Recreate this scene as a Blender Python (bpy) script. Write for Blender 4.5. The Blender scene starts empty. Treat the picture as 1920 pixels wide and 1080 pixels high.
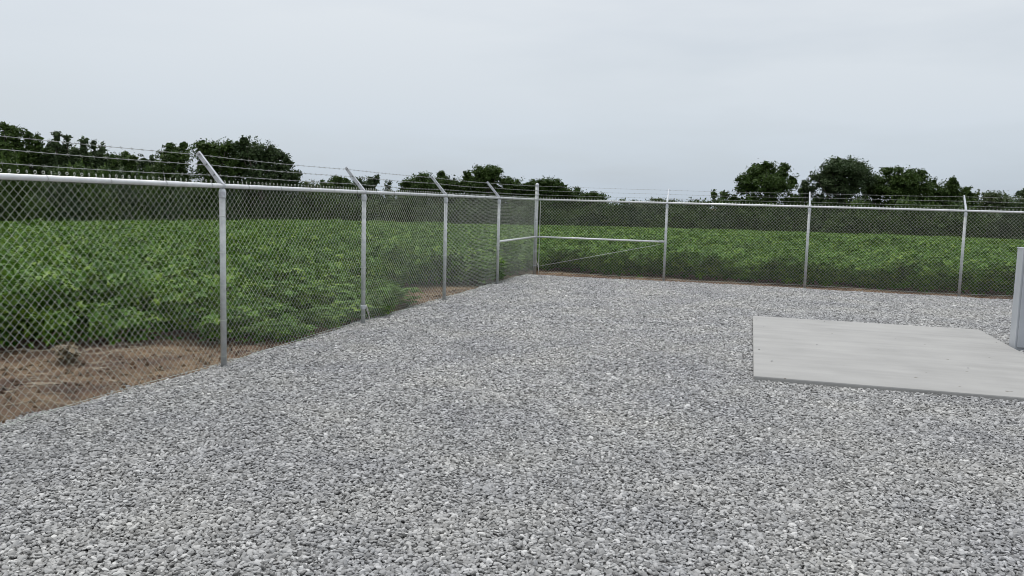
import bpy, math, random
import numpy as np
from mathutils import Vector, Matrix
R = math.radians
random.seed(7)
rng = np.random.default_rng(11)
sc = bpy.context.scene
col = sc.collection

# ------------------------------------------------------------------ camera
FPX, PITCH, ROLL, HC = 1557.0, 0.1029, 0.0275, 1.665
cd = bpy.data.cameras.new('camera')
cam = bpy.data.objects.new('camera', cd)
col.objects.link(cam)
cd.sensor_width = 36.0
cd.lens = 36.0 * FPX / 1920.0
cd.clip_start, cd.clip_end = 0.05, 6000
cam.matrix_world = (Matrix.Translation((0, 0, HC)) @ Matrix.Rotation(math.pi / 2 - PITCH, 4, 'X')
                    @ Matrix.Rotation(ROLL, 4, 'Z'))
sc.camera = cam

# ------------------------------------------------------------------ sky, sun, exposure
SUN_EL, SUN_AZ = R(58), R(-38)          # azimuth measured from +Y towards +X
world = bpy.data.worlds.new('World')
sc.world = world
world.use_nodes = True
nt = world.node_tree
nt.nodes.clear()
def wn(t, **k):
    n = nt.nodes.new(t)
    for a, b in k.items():
        setattr(n, a, b)
    return n
out = wn('ShaderNodeOutputWorld')
bg = wn('ShaderNodeBackground')
sky = wn('ShaderNodeTexSky')
sky.sky_type = 'NISHITA'
sky.sun_disc = False
sky.sun_elevation = SUN_EL
sky.sun_rotation = SUN_AZ
sky.air_density, sky.dust_density, sky.ozone_density = 1.0, 3.0, 1.0
tc = wn('ShaderNodeTexCoord')
mp = wn('ShaderNodeMapping')
mp.inputs['Scale'].default_value = (1.0, 1.0, 4.5)
mp.inputs['Rotation'].default_value = (0, R(4), 0)
nz = wn('ShaderNodeTexNoise')
nz.inputs['Scale'].default_value = 1.7
nz.inputs['Detail'].default_value = 5
nz.inputs['Roughness'].default_value = 0.5
rp = wn('ShaderNodeValToRGB')
rp.color_ramp.elements[0].position = 0.36
rp.color_ramp.elements[0].color = (0.68, 0.68, 0.68, 1)
rp.color_ramp.elements[1].position = 0.62
rp.color_ramp.elements[1].color = (0.97, 0.97, 0.97, 1)
sep = wn('ShaderNodeSeparateXYZ')
hr = wn('ShaderNodeValToRGB')             # the overcast layer: a little darker and bluer low down
hr.color_ramp.elements[0].position = 0.0
hr.color_ramp.elements[0].color = (0.56, 0.65, 0.75, 1)
hr.color_ramp.elements[1].position = 0.35
hr.color_ramp.elements[1].color = (0.85, 0.88, 0.91, 1)
e_ = hr.color_ramp.elements.new(0.12)
e_.color = (0.675, 0.735, 0.795, 1)
vm = wn('ShaderNodeVectorMath', operation='SCALE')
vm.inputs['Scale'].default_value = 10.0
mix = wn('ShaderNodeMix', data_type='RGBA')
L = nt.links.new
L(tc.outputs['Generated'], mp.inputs['Vector']); L(mp.outputs[0], nz.inputs['Vector'])
L(nz.outputs['Fac'], rp.inputs['Fac'])
L(tc.outputs['Generated'], sep.inputs[0]); L(sep.outputs['Z'], hr.inputs['Fac'])
zb = wn('ShaderNodeMapRange', interpolation_type='SMOOTHSTEP')   # an overcast sky is brightest overhead
for k_, v_ in (('From Min', .26), ('From Max', .95), ('To Min', 10.0), ('To Max', 21.0)):
    zb.inputs[k_].default_value = v_
L(sep.outputs['Z'], zb.inputs['Value'])
L(zb.outputs['Result'], vm.inputs['Scale'])
L(hr.outputs['Color'], vm.inputs[0])
L(rp.outputs['Color'], mix.inputs['Factor'])
L(sky.outputs[0], mix.inputs[6]); L(vm.outputs[0], mix.inputs[7])
L(mix.outputs[2], bg.inputs['Color'])
bg.inputs['Strength'].default_value = 0.1
L(bg.outputs[0], out.inputs['Surface'])

sd = bpy.data.lights.new('sun', 'SUN')
sd.energy = 1.5
sd.angle = R(14)
sd.color = (1.0, 0.965, 0.91)
sun = bpy.data.objects.new('sun', sd)
col.objects.link(sun)
sdir = Vector((math.sin(SUN_AZ) * math.cos(SUN_EL), math.cos(SUN_AZ) * math.cos(SUN_EL), math.sin(SUN_EL)))
sun.rotation_euler = sdir.to_track_quat('Z', 'Y').to_euler()
sun.location = (0, 0, 40)

vs = sc.view_settings
vs.view_transform = 'Standard'
vs.look = 'None'
vs.gamma = 1
vs.exposure = 0.0
sc.cycles.filter_width = 1.0
sc.cycles.max_bounces = 8
sc.cycles.transparent_max_bounces = 8

# ------------------------------------------------------------------ places
TA = 0.2769
C0 = np.array([0.5288, 19.7556])                       # the fence corner
DL = np.array([math.sin(TA), math.cos(TA)])            # along the left fence, away from the camera
DR = np.array([math.cos(TA), -math.sin(TA)])           # along the back fence, to the right
def W(u, v, z=0.0):
    p = C0 + DR * u + DL * v
    return (p[0], p[1], z)
def uv_of(x, y):
    return ((x - C0[0]) * DR[0] + (y - C0[1]) * DR[1], (x - C0[0]) * DL[0] + (y - C0[1]) * DL[1])
def ray(px, py):
    X, Y = (px - 960) / FPX, (py - 540) / FPX
    cr, sr = math.cos(ROLL), math.sin(ROLL)
    u, v = cr * X + sr * Y, -sr * X + cr * Y
    cp, sp = math.cos(PITCH), math.sin(PITCH)
    return np.array([u, cp - v * sp, -sp - v * cp])
def at(px, py, D):
    d = ray(px, py)
    return d * D / d[1] + np.array([0, 0, HC])

# value noise used for shapes (numpy)
_g = np.random.default_rng(3).random((256, 256))
def vnoise(x, y):
    x = np.asarray(x, float); y = np.asarray(y, float)
    xi = np.floor(x).astype(int); yi = np.floor(y).astype(int)
    fx = x - xi; fy = y - yi
    fx = fx * fx * (3 - 2 * fx); fy = fy * fy * (3 - 2 * fy)
    a = _g[xi % 256, yi % 256]; b = _g[(xi + 1) % 256, yi % 256]
    c = _g[xi % 256, (yi + 1) % 256]; d = _g[(xi + 1) % 256, (yi + 1) % 256]
    return (a * (1 - fx) + b * fx) * (1 - fy) + (c * (1 - fx) + d * fx) * fy - 0.5

SX = [-900, 100, 600, 860, 1007, 1519, 1850, 2800]
SS = [.027, .027, .0205, .0225, .021, .0172, .0172, .0172]
SF = [80, 85, 98, 105, 105, 95, 92, 92]
SAZ = [math.atan((x - 960) / FPX) for x in SX]
def d_far(az):
    return np.interp(az, SAZ, SF)
def ground_z(x, y):
    x = np.asarray(x, float); y = np.asarray(y, float)
    u, v = uv_of(x, y)
    az = np.arctan2(x, np.maximum(y, 0.01))
    do = np.hypot(np.maximum(-u, 0), np.maximum(v, 0))
    D = np.hypot(x, y)
    far = d_far(az)
    do = do * np.minimum(1, far / np.maximum(D, .01))
    s = np.interp(az, SAZ, SS)
    inside = (u > 0.25) & (v < -0.55)
    z = -0.065 - s * do + 0.035 * vnoise(u * 1.1, v * 1.1) + 0.045 * vnoise(u * 3.1, v * 3.1 + 5) + .034 * vnoise(u * 7, v * 7)
    return np.where(inside, -0.14, z)

def gravel_edge(u, v):
    """metres inside the gravel's wavering edge (positive inside)"""
    left = u + 0.15 + 0.16 * vnoise(v * 0.7, 3.3) + 0.12 * vnoise(v * 3.1, 9.1)
    back = -v - 0.30 + 0.12 * vnoise(u * 0.8, 5.5) * 2 + 0.08 * vnoise(u * 3.3, 1.7)
    return np.minimum(left, back)
def gravel_z(u, v):
    e = np.clip(gravel_edge(u, v), -0.3, 0.35)
    base = 0.004 + 0.022 * vnoise(u * 0.55, v * 0.55) + 0.014 * vnoise(u * 2.1, v * 2.1)
    return base - 0.030 * np.clip((0.35 - e) / 0.35, 0, 1) ** 2 - np.where(e < 0, 0.25 * -e, 0)

# ------------------------------------------------------------------ materials
def mat(name):
    m = bpy.data.materials.new(name)
    m.use_nodes = True
    n = m.node_tree
    p = n.nodes['Principled BSDF']
    return m, n, p
def node(n, t, **k):
    q = n.nodes.new(t)
    for a, b in k.items():
        setattr(q, a, b)
    return q
def ramp(n, stops):
    r = node(n, 'ShaderNodeValToRGB')
    e = r.color_ramp.elements
    while len(e) < len(stops):
        e.new(0.5)
    for i, (p, c) in enumerate(stops):
        e[i].position = p
        e[i].color = (*c, 1)
    return r
def noise(n, scale, detail=4, vec=None, rough=.55):
    t = node(n, 'ShaderNodeTexNoise')
    t.inputs['Scale'].default_value = scale
    t.inputs['Detail'].default_value = detail
    t.inputs['Roughness'].default_value = rough
    if vec is not None:
        n.links.new(vec, t.inputs['Vector'])
    return t
def bump(n, p, h, strength, dist):
    b = node(n, 'ShaderNodeBump')
    b.inputs['Strength'].default_value = strength
    b.inputs['Distance'].default_value = dist
    n.links.new(h, b.inputs['Height'])
    n.links.new(b.outputs[0], p.inputs['Normal'])

def galv(name, lo, hi, metal, ro, scale=14):
    m, n, p = mat(name)
    g = node(n, 'ShaderNodeNewGeometry')
    t = noise(n, scale, 5, g.outputs['Position'])
    r = ramp(n, [(.35, lo), (.68, hi)])
    n.links.new(t.outputs['Fac'], r.inputs['Fac'])
    n.links.new(r.outputs[0], p.inputs['Base Color'])
    p.inputs['Metallic'].default_value = metal
    p.inputs['Roughness'].default_value = ro
    t2 = noise(n, 55, 3, g.outputs['Position'])
    mr = node(n, 'ShaderNodeMapRange')
    mr.inputs['To Min'].default_value = ro - .08
    mr.inputs['To Max'].default_value = ro + .1
    n.links.new(t2.outputs['Fac'], mr.inputs['Value'])
    n.links.new(mr.outputs[0], p.inputs['Roughness'])
    return m
M_POST = galv('galvanized_pipe', (.34, .355, .355), (.46, .475, .475), .35, .42)
M_RAIL = galv('galvanized_rail', (.58, .59, .60), (.68, .69, .70), .3, .34)
M_WIRE = galv('galvanized_wire', (.41, .44, .39), (.54, .57, .52), .25, .42)
M_BARB = galv('barbed_wire_steel', (.28, .29, .28), (.38, .39, .38), .4, .45)
M_ARM = galv('cast_arm_metal', (.42, .44, .47), (.56, .58, .60), .5, .45, 40)
M_SLOT = galv('dark_wire_clip', (.05, .05, .055), (.08, .08, .085), .3, .6)
M_COPPER = galv('ground_cable', (.52, .50, .47), (.62, .60, .57), .4, .4)

# concrete
M_CONC, n, p = mat('broomed_concrete')
tcn = node(n, 'ShaderNodeTexCoord')
mpn = node(n, 'ShaderNodeMapping')
mpn.inputs['Scale'].default_value = (0.35, 3.2, 1)
n.links.new(tcn.outputs['Object'], mpn.inputs['Vector'])
t1 = noise(n, 1.0, 6, mpn.outputs[0], .6)
t2 = noise(n, 1.6, 5, tcn.outputs['Object'])
t3 = noise(n, 160, 3, tcn.outputs['Object'])
mx = node(n, 'ShaderNodeMix', data_type='FLOAT')
mx.inputs[0].default_value = .45
n.links.new(t1.outputs['Fac'], mx.inputs[2]); n.links.new(t2.outputs['Fac'], mx.inputs[3])
r1 = ramp(n, [(.34, (.242, .239, .231)), (.5, (.285, .281, .272)), (.66, (.328, .323, .312))])
n.links.new(mx.outputs[0], r1.inputs['Fac'])
sp = noise(n, 5.5, 2, tcn.outputs['Object'])          # rare dark specks and stains
r2 = ramp(n, [(.735, (1, 1, 1)), (.76, (.45, .41, .36))])
n.links.new(sp.outputs['Fac'], r2.inputs['Fac'])
mm = node(n, 'ShaderNodeMix', data_type='RGBA', blend_type='MULTIPLY')
mm.inputs[0].default_value = 1
n.links.new(r1.outputs[0], mm.inputs[6]); n.links.new(r2.outputs[0], mm.inputs[7])
n.links.new(mm.outputs[2], p.inputs['Base Color'])
p.inputs['Roughness'].default_value = .85
mpb = node(n, 'ShaderNodeMapping')
mpb.inputs['Scale'].default_value = (4, 120, 4)
n.links.new(tcn.outputs['Object'], mpb.inputs['Vector'])
tb = noise(n, 1.0, 3, mpb.outputs[0])
bump(n, p, tb.outputs['Fac'], .25, .004)

# painted steel
M_CAB, n, p = mat('grey_painted_steel')
g = node(n, 'ShaderNodeNewGeometry')
t = noise(n, 3.0, 4, g.outputs['Position'])
r = ramp(n, [(.35, (.33, .35, .375)), (.65, (.375, .395, .42))])
n.links.new(t.outputs['Fac'], r.inputs['Fac']); n.links.new(r.outputs[0], p.inputs['Base Color'])
p.inputs['Roughness'].default_value = .42
t = noise(n, 220, 2, g.outputs['Position'])
bump(n, p, t.outputs['Fac'], .08, .001)

# soil
M_SOIL, n, p = mat('bare_soil')
g = node(n, 'ShaderNodeNewGeometry')
t1 = noise(n, .8, 7, g.outputs['Position'], .68)
t2 = noise(n, 7, 8, g.outputs['Position'], .65)
r1 = ramp(n, [(.38, (.082, .042, .025)), (.50, (.150, .090, .050)), (.62, (.250, .172, .098))])
n.links.new(t1.outputs['Fac'], r1.inputs['Fac'])
r2 = ramp(n, [(.3, (.45, .43, .42)), (.52, (1, 1, 1)), (.8, (1.3, 1.27, 1.18))])
n.links.new(t2.outputs['Fac'], r2.inputs['Fac'])
mm = node(n, 'ShaderNodeMix', data_type='RGBA', blend_type='MULTIPLY')
mm.inputs[0].default_value = 1
n.links.new(r1.outputs[0], mm.inputs[6]); n.links.new(r2.outputs[0], mm.inputs[7])
n.links.new(mm.outputs[2], p.inputs['Base Color'])
p.inputs['Roughness'].default_value = .95
t3 = noise(n, 16, 8, g.outputs['Position'], .7)
bump(n, p, t3.outputs['Fac'], 1.0, .09)

# gravel bed under the stones, and the stones
M_BED, n, p = mat('gravel_bed')
g = node(n, 'ShaderNodeNewGeometry')
vo = node(n, 'ShaderNodeTexVoronoi')
vo.inputs['Scale'].default_value = 34
n.links.new(g.outputs['Position'], vo.inputs['Vector'])
r = ramp(n, [(.0, (.14, .14, .138)), (1, (.30, .30, .295))])
n.links.new(vo.outputs['Color'], r.inputs['Fac'])
n.links.new(r.outputs[0], p.inputs['Base Color'])
p.inputs['Roughness'].default_value = .9
bump(n, p, vo.outputs['Distance'], .9, -.02)

M_STONE, n, p = mat('crushed_limestone')
oi = node(n, 'ShaderNodeObjectInfo')
r = ramp(n, [(0, (.14, .138, .134)), (.2, (.235, .232, .227)), (.6, (.315, .314, .311)), (.9, (.39, .387, .382)), (1, (.54, .535, .525))])
n.links.new(oi.outputs['Random'], r.inputs['Fac'])
tcn = node(n, 'ShaderNodeTexCoord')
t = noise(n, 30, 4, tcn.outputs['Object'])
r2 = ramp(n, [(.3, (.72, .72, .73)), (.7, (1.15, 1.15, 1.14))])
n.links.new(t.outputs['Fac'], r2.inputs['Fac'])
mm = node(n, 'ShaderNodeMix', data_type='RGBA', blend_type='MULTIPLY')
mm.inputs[0].default_value = 1
n.links.new(r.outputs[0], mm.inputs[6]); n.links.new(r2.outputs[0], mm.inputs[7])
t4 = noise(n, .9, 4, oi.outputs['Location'])          # patches of dustier and of fresher, bluer stone
r4 = ramp(n, [(.34, (.88, .885, .91)), (.5, (1, 1, 1)), (.66, (1.09, 1.08, 1.05))])
n.links.new(t4.outputs['Fac'], r4.inputs['Fac'])
m4 = node(n, 'ShaderNodeMix', data_type='RGBA', blend_type='MULTIPLY')
m4.inputs[0].default_value = 1
n.links.new(mm.outputs[2], m4.inputs[6]); n.links.new(r4.outputs[0], m4.inputs[7])
n.links.new(m4.outputs[2], p.inputs['Base Color'])
p.inputs['Roughness'].default_value = .8

def leaf_mat(name, dark, mid, light, transl=.25, rough=.5, spec=.35):
    m, n, p = mat(name)
    at_ = node(n, 'ShaderNodeAttribute')
    at_.attribute_name = 'tone'
    oi = node(n, 'ShaderNodeObjectInfo')
    md = node(n, 'ShaderNodeMath', operation='MULTIPLY_ADD')
    md.inputs[1].default_value = .12
    n.links.new(oi.outputs['Random'], md.inputs[0]); n.links.new(at_.outputs['Fac'], md.inputs[2])
    sb = node(n, 'ShaderNodeMath', operation='SUBTRACT')
    sb.inputs[1].default_value = .06
    n.links.new(md.outputs[0], sb.inputs[0])
    r = ramp(n, [(0, dark), (.5, mid), (1, light)])
    n.links.new(sb.outputs[0], r.inputs['Fac'])
    n.links.new(r.outputs[0], p.inputs['Base Color'])
    p.inputs['Roughness'].default_value = rough
    p.inputs['Specular IOR Level'].default_value = spec
    tr = node(n, 'ShaderNodeBsdfTranslucent')
    n.links.new(r.outputs[0], tr.inputs['Color'])
    ms = node(n, 'ShaderNodeMixShader')
    ms.inputs[0].default_value = transl
    n.links.new(p.outputs[0], ms.inputs[1]); n.links.new(tr.outputs[0], ms.inputs[2])
    n.links.new(ms.outputs[0], n.nodes['Material Output'].inputs['Surface'])
    return m
M_SOY = leaf_mat('soybean_leaf', (.028, .074, .008), (.066, .146, .012), (.142, .228, .024), .20, .6, .15)
M_TREE = leaf_mat('tree_leaf', (.022, .044, .010), (.042, .075, .016), (.072, .112, .028), .2, .6, .15)
M_TREEB = leaf_mat('blue_green_leaf', (.024, .043, .018), (.046, .073, .030), (.084, .116, .054), .2, .6, .15)
M_TREEP = leaf_mat('pale_leaf', (.030, .050, .016), (.055, .085, .026), (.10, .13, .045), .22)
M_DRY = leaf_mat('dried_leaf', (.09, .065, .035), (.15, .11, .06), (.22, .17, .10), .15)
M_BARK, n, p = mat('grey_bark')
g = node(n, 'ShaderNodeNewGeometry')
t = noise(n, 6, 5, g.outputs['Position'])
r = ramp(n, [(.3, (.05, .042, .034)), (.7, (.13, .115, .095))])
n.links.new(t.outputs['Fac'], r.inputs['Fac']); n.links.new(r.outputs[0], p.inputs['Base Color'])
p.inputs['Roughness'].default_value = .9
M_STEM, n, p = mat('plant_stem')
p.inputs['Base Color'].default_value = (.10, .12, .05, 1)
M_STRAW, n, p = mat('dry_straw')
g = node(n, 'ShaderNodeNewGeometry')
t = noise(n, 9, 3, g.outputs['Position'])
r = ramp(n, [(.3, (.25, .19, .12)), (.7, (.42, .35, .25))])
n.links.new(t.outputs['Fac'], r.inputs['Fac']); n.links.new(r.outputs[0], p.inputs['Base Color'])

# ------------------------------------------------------------------ mesh helpers
class MB:
    def __init__(s):
        s.v = []; s.f = []; s.n = 0
    def add(s, verts, faces):
        s.v.append(np.asarray(verts, float))
        s.f.extend([tuple(i + s.n for i in f) for f in faces])
        s.n += len(verts)
    def tube(s, pts, r, k=8, caps=True):
        pts = [Vector(p) for p in pts]
        rs = r if hasattr(r, '__len__') else [r] * len(pts)
        vs_, fs = [], []
        prev = None
        for i, p in enumerate(pts):
            a = pts[min(i + 1, len(pts) - 1)] - pts[max(i - 1, 0)]
            a.normalize()
            if prev is None:
                ref = Vector((0, 0, 1)) if abs(a.z) < .9 else Vector((1, 0, 0))
                x = a.cross(ref).normalized()
            else:
                x = (prev - a * prev.dot(a)).normalized()
            prev = x
            y = a.cross(x)
            for j in range(k):
                t = 2 * math.pi * j / k
                vs_.append(p + x * (rs[i] * math.cos(t)) + y * (rs[i] * math.sin(t)))
        for i in range(len(pts) - 1):
            for j in range(k):
                fs.append((i * k + j, i * k + (j + 1) % k, (i + 1) * k + (j + 1) % k, (i + 1) * k + j))
        if caps:
            fs.append(tuple(range(k))[::-1])
            fs.append(tuple((len(pts) - 1) * k + j for j in range(k)))
        s.add(vs_, fs)
    def lathe(s, prof, c=(0, 0, 0), k=16):
        vs_, fs = [], []
        for (r, z) in prof:
            for j in range(k):
                t = 2 * math.pi * j / k
                vs_.append((c[0] + r * math.cos(t), c[1] + r * math.sin(t), c[2] + z))
        for i in range(len(prof) - 1):
            for j in range(k):
                fs.append((i * k + j, i * k + (j + 1) % k, (i + 1) * k + (j + 1) % k, (i + 1) * k + j))
        fs.append(tuple(range(k))[::-1])
        fs.append(tuple((len(prof) - 1) * k + j for j in range(k)))
        s.add(vs_, fs)
    def prism(s, sec0, sec1):
        k = len(sec0)
        fs = [(j, (j + 1) % k, k + (j + 1) % k, k + j) for j in range(k)]
        fs += [tuple(range(k))[::-1], tuple(range(k, 2 * k))]
        s.add(list(sec0) + list(sec1), fs)
    def box(s, lo, hi):
        (a, b, c), (d, e, f) = lo, hi
        s.add([(a, b, c), (d, b, c), (d, e, c), (a, e, c), (a, b, f), (d, b, f), (d, e, f), (a, e, f)],
              [(3, 2, 1, 0), (4, 5, 6, 7), (0, 1, 5, 4), (1, 2, 6, 5), (2, 3, 7, 6), (3, 0, 4, 7)])
    def mesh(s, name, m, smooth=False):
        me = bpy.data.meshes.new(name)
        me.from_pydata(np.concatenate(s.v).tolist(), [], s.f)
        me.materials.append(m)
        if smooth:
            me.polygons.foreach_set('use_smooth', [True] * len(me.polygons))
        me.update()
        return me
    def build(s, name, m, parent=None, smooth=False, bevel=0):
        o = bpy.data.objects.new(name, s.mesh(name, m, smooth))
        col.objects.link(o)
        if parent is not None:
            o.parent = parent
        if bevel:
            b = o.modifiers.new('bevel', 'BEVEL')
            b.width = bevel; b.segments = 2; b.limit_method = 'ANGLE'
        return o
def tag(o, label=None, cat=None, group=None, kind=None):
    if label: o['label'] = label
    if cat: o['category'] = cat
    if group: o['group'] = group
    if kind: o['kind'] = kind
    return o
def empty(name, loc, rz=0):
    o = bpy.data.objects.new(name, None)
    o.empty_display_size = .2
    col.objects.link(o)
    o.location = loc
    o.rotation_euler = (0, 0, rz)
    return o
def fast_mesh(name, V, F, m, tone=None):
    """V (n,3), F (m,4) quads"""
    me = bpy.data.meshes.new(name)
    me.vertices.add(len(V)); me.vertices.foreach_set('co', np.ascontiguousarray(V, np.float32).ravel())
    me.loops.add(F.size); me.loops.foreach_set('vertex_index', np.ascontiguousarray(F, np.int32).ravel())
    me.polygons.add(len(F))
    me.polygons.foreach_set('loop_start', np.arange(0, F.size, F.shape[1], dtype=np.int32))
    me.update(calc_edges=True)
    if tone is not None:
        a = me.attributes.new('tone', 'FLOAT', 'FACE')
        a.data.foreach_set('value', np.ascontiguousarray(tone, np.float32))
    me.materials.append(m)
    return me
def link_mesh(name, me, parent=None, loc=None):
    o = bpy.data.objects.new(name, me)
    col.objects.link(o)
    if parent is not None: o.parent = parent
    if loc is not None: o.location = loc
    return o
def grid_sheet(name, us, vs_, zf, m, kind='structure', keep=None):
    U, V = np.meshgrid(us, vs_, indexing='ij')
    X = C0[0] + DR[0] * U + DL[0] * V
    Y = C0[1] + DR[1] * U + DL[1] * V
    Z = zf(X, Y, U, V)
    P = np.stack([X, Y, Z], -1).reshape(-1, 3)
    a, b = len(us), len(vs_)
    idx = np.arange(a * b).reshape(a, b)
    F = np.stack([idx[:-1, :-1], idx[1:, :-1], idx[1:, 1:], idx[:-1, 1:]], -1).reshape(-1, 4)
    me = fast_mesh(name, P, F, m)
    me.polygons.foreach_set('use_smooth', [True] * len(F))
    o = link_mesh(name, me)
    o['kind'] = kind
    return o

# scattering one "stuff" object: a point cloud whose points carry copies of a few small meshes
def scatter(name, P, rot, scl, protos, label, cat):
    me = bpy.data.meshes.new(name)
    me.vertices.add(len(P))
    me.vertices.foreach_set('co', np.ascontiguousarray(P, np.float32).ravel())
    a = me.attributes.new('rot', 'FLOAT_VECTOR', 'POINT'); a.data.foreach_set('vector', np.ascontiguousarray(rot, np.float32).ravel())
    a = me.attributes.new('scl', 'FLOAT_VECTOR', 'POINT'); a.data.foreach_set('vector', np.ascontiguousarray(scl, np.float32).ravel())
    a = me.attributes.new('pick', 'INT', 'POINT'); a.data.foreach_set('value', rng.integers(0, len(protos), len(P)).astype(np.int32))
    me.update()
    o = link_mesh(name, me)
    tag(o, label, cat, kind='stuff')
    g = bpy.data.node_groups.new(name, 'GeometryNodeTree')
    g.interface.new_socket('Geometry', in_out='INPUT', socket_type='NodeSocketGeometry')
    g.interface.new_socket('Geometry', in_out='OUTPUT', socket_type='NodeSocketGeometry')
    gi = g.nodes.new('NodeGroupInput'); go = g.nodes.new('NodeGroupOutput')
    jn = g.nodes.new('GeometryNodeJoinGeometry')
    for pm in protos:
        po = bpy.data.objects.new(pm.name, pm)
        oi = g.nodes.new('GeometryNodeObjectInfo')
        oi.inputs['Object'].default_value = po
        gt = g.nodes.new('GeometryNodeGeometryToInstance')
        g.links.new(oi.outputs['Geometry'], gt.inputs[0])
        g.links.new(gt.outputs[0], jn.inputs[0])
    ip = g.nodes.new('GeometryNodeInstanceOnPoints')
    ip.inputs['Pick Instance'].default_value = True
    def named(nm, ty):
        q = g.nodes.new('GeometryNodeInputNamedAttribute')
        q.data_type = ty
        q.inputs['Name'].default_value = nm
        return [s for s in q.outputs if s.enabled and s.name == 'Attribute'][0]
    er = g.nodes.new('FunctionNodeEulerToRotation')
    g.links.new(named('rot', 'FLOAT_VECTOR'), er.inputs[0])
    g.links.new(er.outputs[0], ip.inputs['Rotation'])
    g.links.new(named('scl', 'FLOAT_VECTOR'), ip.inputs['Scale'])
    g.links.new(named('pick', 'INT'), ip.inputs['Instance Index'])
    g.links.new(gi.outputs[0], ip.inputs['Points'])
    g.links.new(jn.outputs[0], ip.inputs['Instance'])
    g.links.new(ip.outputs[0], go.inputs[0])
    md = o.modifiers.new('scatter', 'NODES')
    md.node_group = g
    return o

# ------------------------------------------------------------------ ground and gravel yard
def axis(lo, hi, step, ends_lo, ends_hi):
    a = np.arange(lo, hi, step)
    l = [-x for x in np.geomspace(abs(lo) + 1, ends_lo, 40)][::-1] if lo < 0 else []
    h = list(np.geomspace(abs(hi) + 1, ends_hi, 40))
    return np.array(sorted(set(list(l) + list(a) + h)))
us = axis(-6, 14, .09, 3500, 3500)
vs_ = axis(-20, 4, .09, 3500, 3500)
grid_sheet('ground', us, vs_, lambda X, Y, U, V: ground_z(X, Y), M_SOIL)
SLAB = (5.0, 8.10, -10.82, -6.05)
ug = np.arange(-.30, 16.2, .12)
vg = np.arange(-32, -.02, .12)
grid_sheet('gravel_yard', ug, vg, lambda X, Y, U, V: gravel_z(U, V) - .022, M_BED)

def stone_mesh(i):
    r_ = np.random.default_rng(100 + i)
    phi = (1 + 5 ** .5) / 2
    base = []
    for a in (-1, 1):
        for b in (-phi, phi):
            base += [(0, a, b), (a, b, 0), (b, 0, a)]
    v = np.array(base) / math.hypot(1, phi)
    v = v * (1 + r_.uniform(-.26, .26, (12, 1))) + r_.normal(0, .06, (12, 3))
    v *= np.array([1.12, r_.uniform(.58, .85), r_.uniform(.38, .60)])
    import bmesh
    bm = bmesh.new()
    for q in v:
        bm.verts.new(q)
    bmesh.ops.convex_hull(bm, input=bm.verts)
    bmesh.ops.bevel(bm, geom=list(bm.edges), offset=.05, segments=1, affect='EDGES', clamp_overlap=True)
    me = bpy.data.meshes.new('stone')
    bm.to_mesh(me); bm.free()
    me.materials.append(M_STONE)
    return me
STONES = [stone_mesh(i) for i in range(10)]
def in_view(x, y, mside=1.6):
    return (np.abs(x) < np.maximum(y, 0) * .66 + mside) & (y > 1.6)
pts = []
def stone_layer(step, ymin, ymax, rad, jit=.55):
    x = np.arange(-9, 15, step); y = np.arange(ymin, ymax, step)
    X, Y = np.meshgrid(x, y)
    X = X.ravel() + rng.uniform(-jit, jit, X.size) * step
    Y = Y.ravel() + rng.uniform(-jit, jit, Y.size) * step
    k = in_view(X, Y)
    X, Y = X[k], Y[k]
    u, v = uv_of(X, Y)
    e = gravel_edge(u, v)
    k = (e > np.where(rng.random(len(e)) < .18, rng.normal(-.08, .10, len(e)), rng.normal(0.0, .045, len(e)))) & (u < 15.5)
    k &= ~((u > SLAB[0] - .004) & (u < SLAB[1] + .004) & (v > SLAB[2] - .004) & (v < SLAB[3] + .004))
    k &= ~((u > 8.13) & (u < 8.9) & (v > -7.6) & (v < -7.3))
    X, Y, u, v = X[k], Y[k], u[k], v[k]
    s = rad * np.exp(rng.normal(0, .28, len(X)))
    z = gravel_z(u, v) + rng.uniform(-.014, .004, len(X)) - .3 * (s - rad)
    z = np.where(gravel_edge(u, v) < .12, np.maximum(z, ground_z(X, Y) + .1 * s), z)
    rot = np.stack([rng.normal(0, .34, len(X)), rng.normal(0, .34, len(X)), rng.uniform(0, 6.28, len(X))], -1)
    return np.stack([X, Y, z], -1), rot, np.repeat(s[:, None], 3, 1)
def pad_stones(n):
    u = SLAB[0] + (SLAB[1] - SLAB[0]) * rng.beta(.45, .45, n); v = SLAB[2] + (SLAB[3] - SLAB[2]) * rng.beta(.45, .45, n)
    X = C0[0] + DR[0] * u + DL[0] * v; Y = C0[1] + DR[1] * u + DL[1] * v
    s = .008 * np.exp(rng.normal(0, .45, n))
    return np.stack([X, Y, .045 + s * .35], -1), np.stack([rng.normal(0, .1, n), rng.normal(0, .1, n), rng.uniform(0, 6.28, n)], -1), np.repeat(s[:, None], 3, 1)
ls = [pad_stones(14), stone_layer(.0158, 1.6, 6.5, .0138), stone_layer(.019, 6.5, 11, .0160), stone_layer(.026, 11, 21, .0215)]
scatter('gravel', np.concatenate([l[0] for l in ls]), np.concatenate([l[1] for l in ls]), np.concatenate([l[2] for l in ls]),
        STONES, 'loose grey crushed stone covering the fenced yard', 'gravel')

# ------------------------------------------------------------------ concrete pad
mb = MB()
w_, d_ = SLAB[1] - SLAB[0], SLAB[3] - SLAB[2]
mb.box((0, 0, -.10), (w_, d_, .045))
pad = mb.build('concrete_pad', M_CONC, bevel=.012)
pad.location = W(SLAB[0], SLAB[2]); pad.rotation_euler = (0, 0, -TA)
tag(pad, 'pale broomed concrete pad lying flush in the grey gravel', 'concrete pad')

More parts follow.
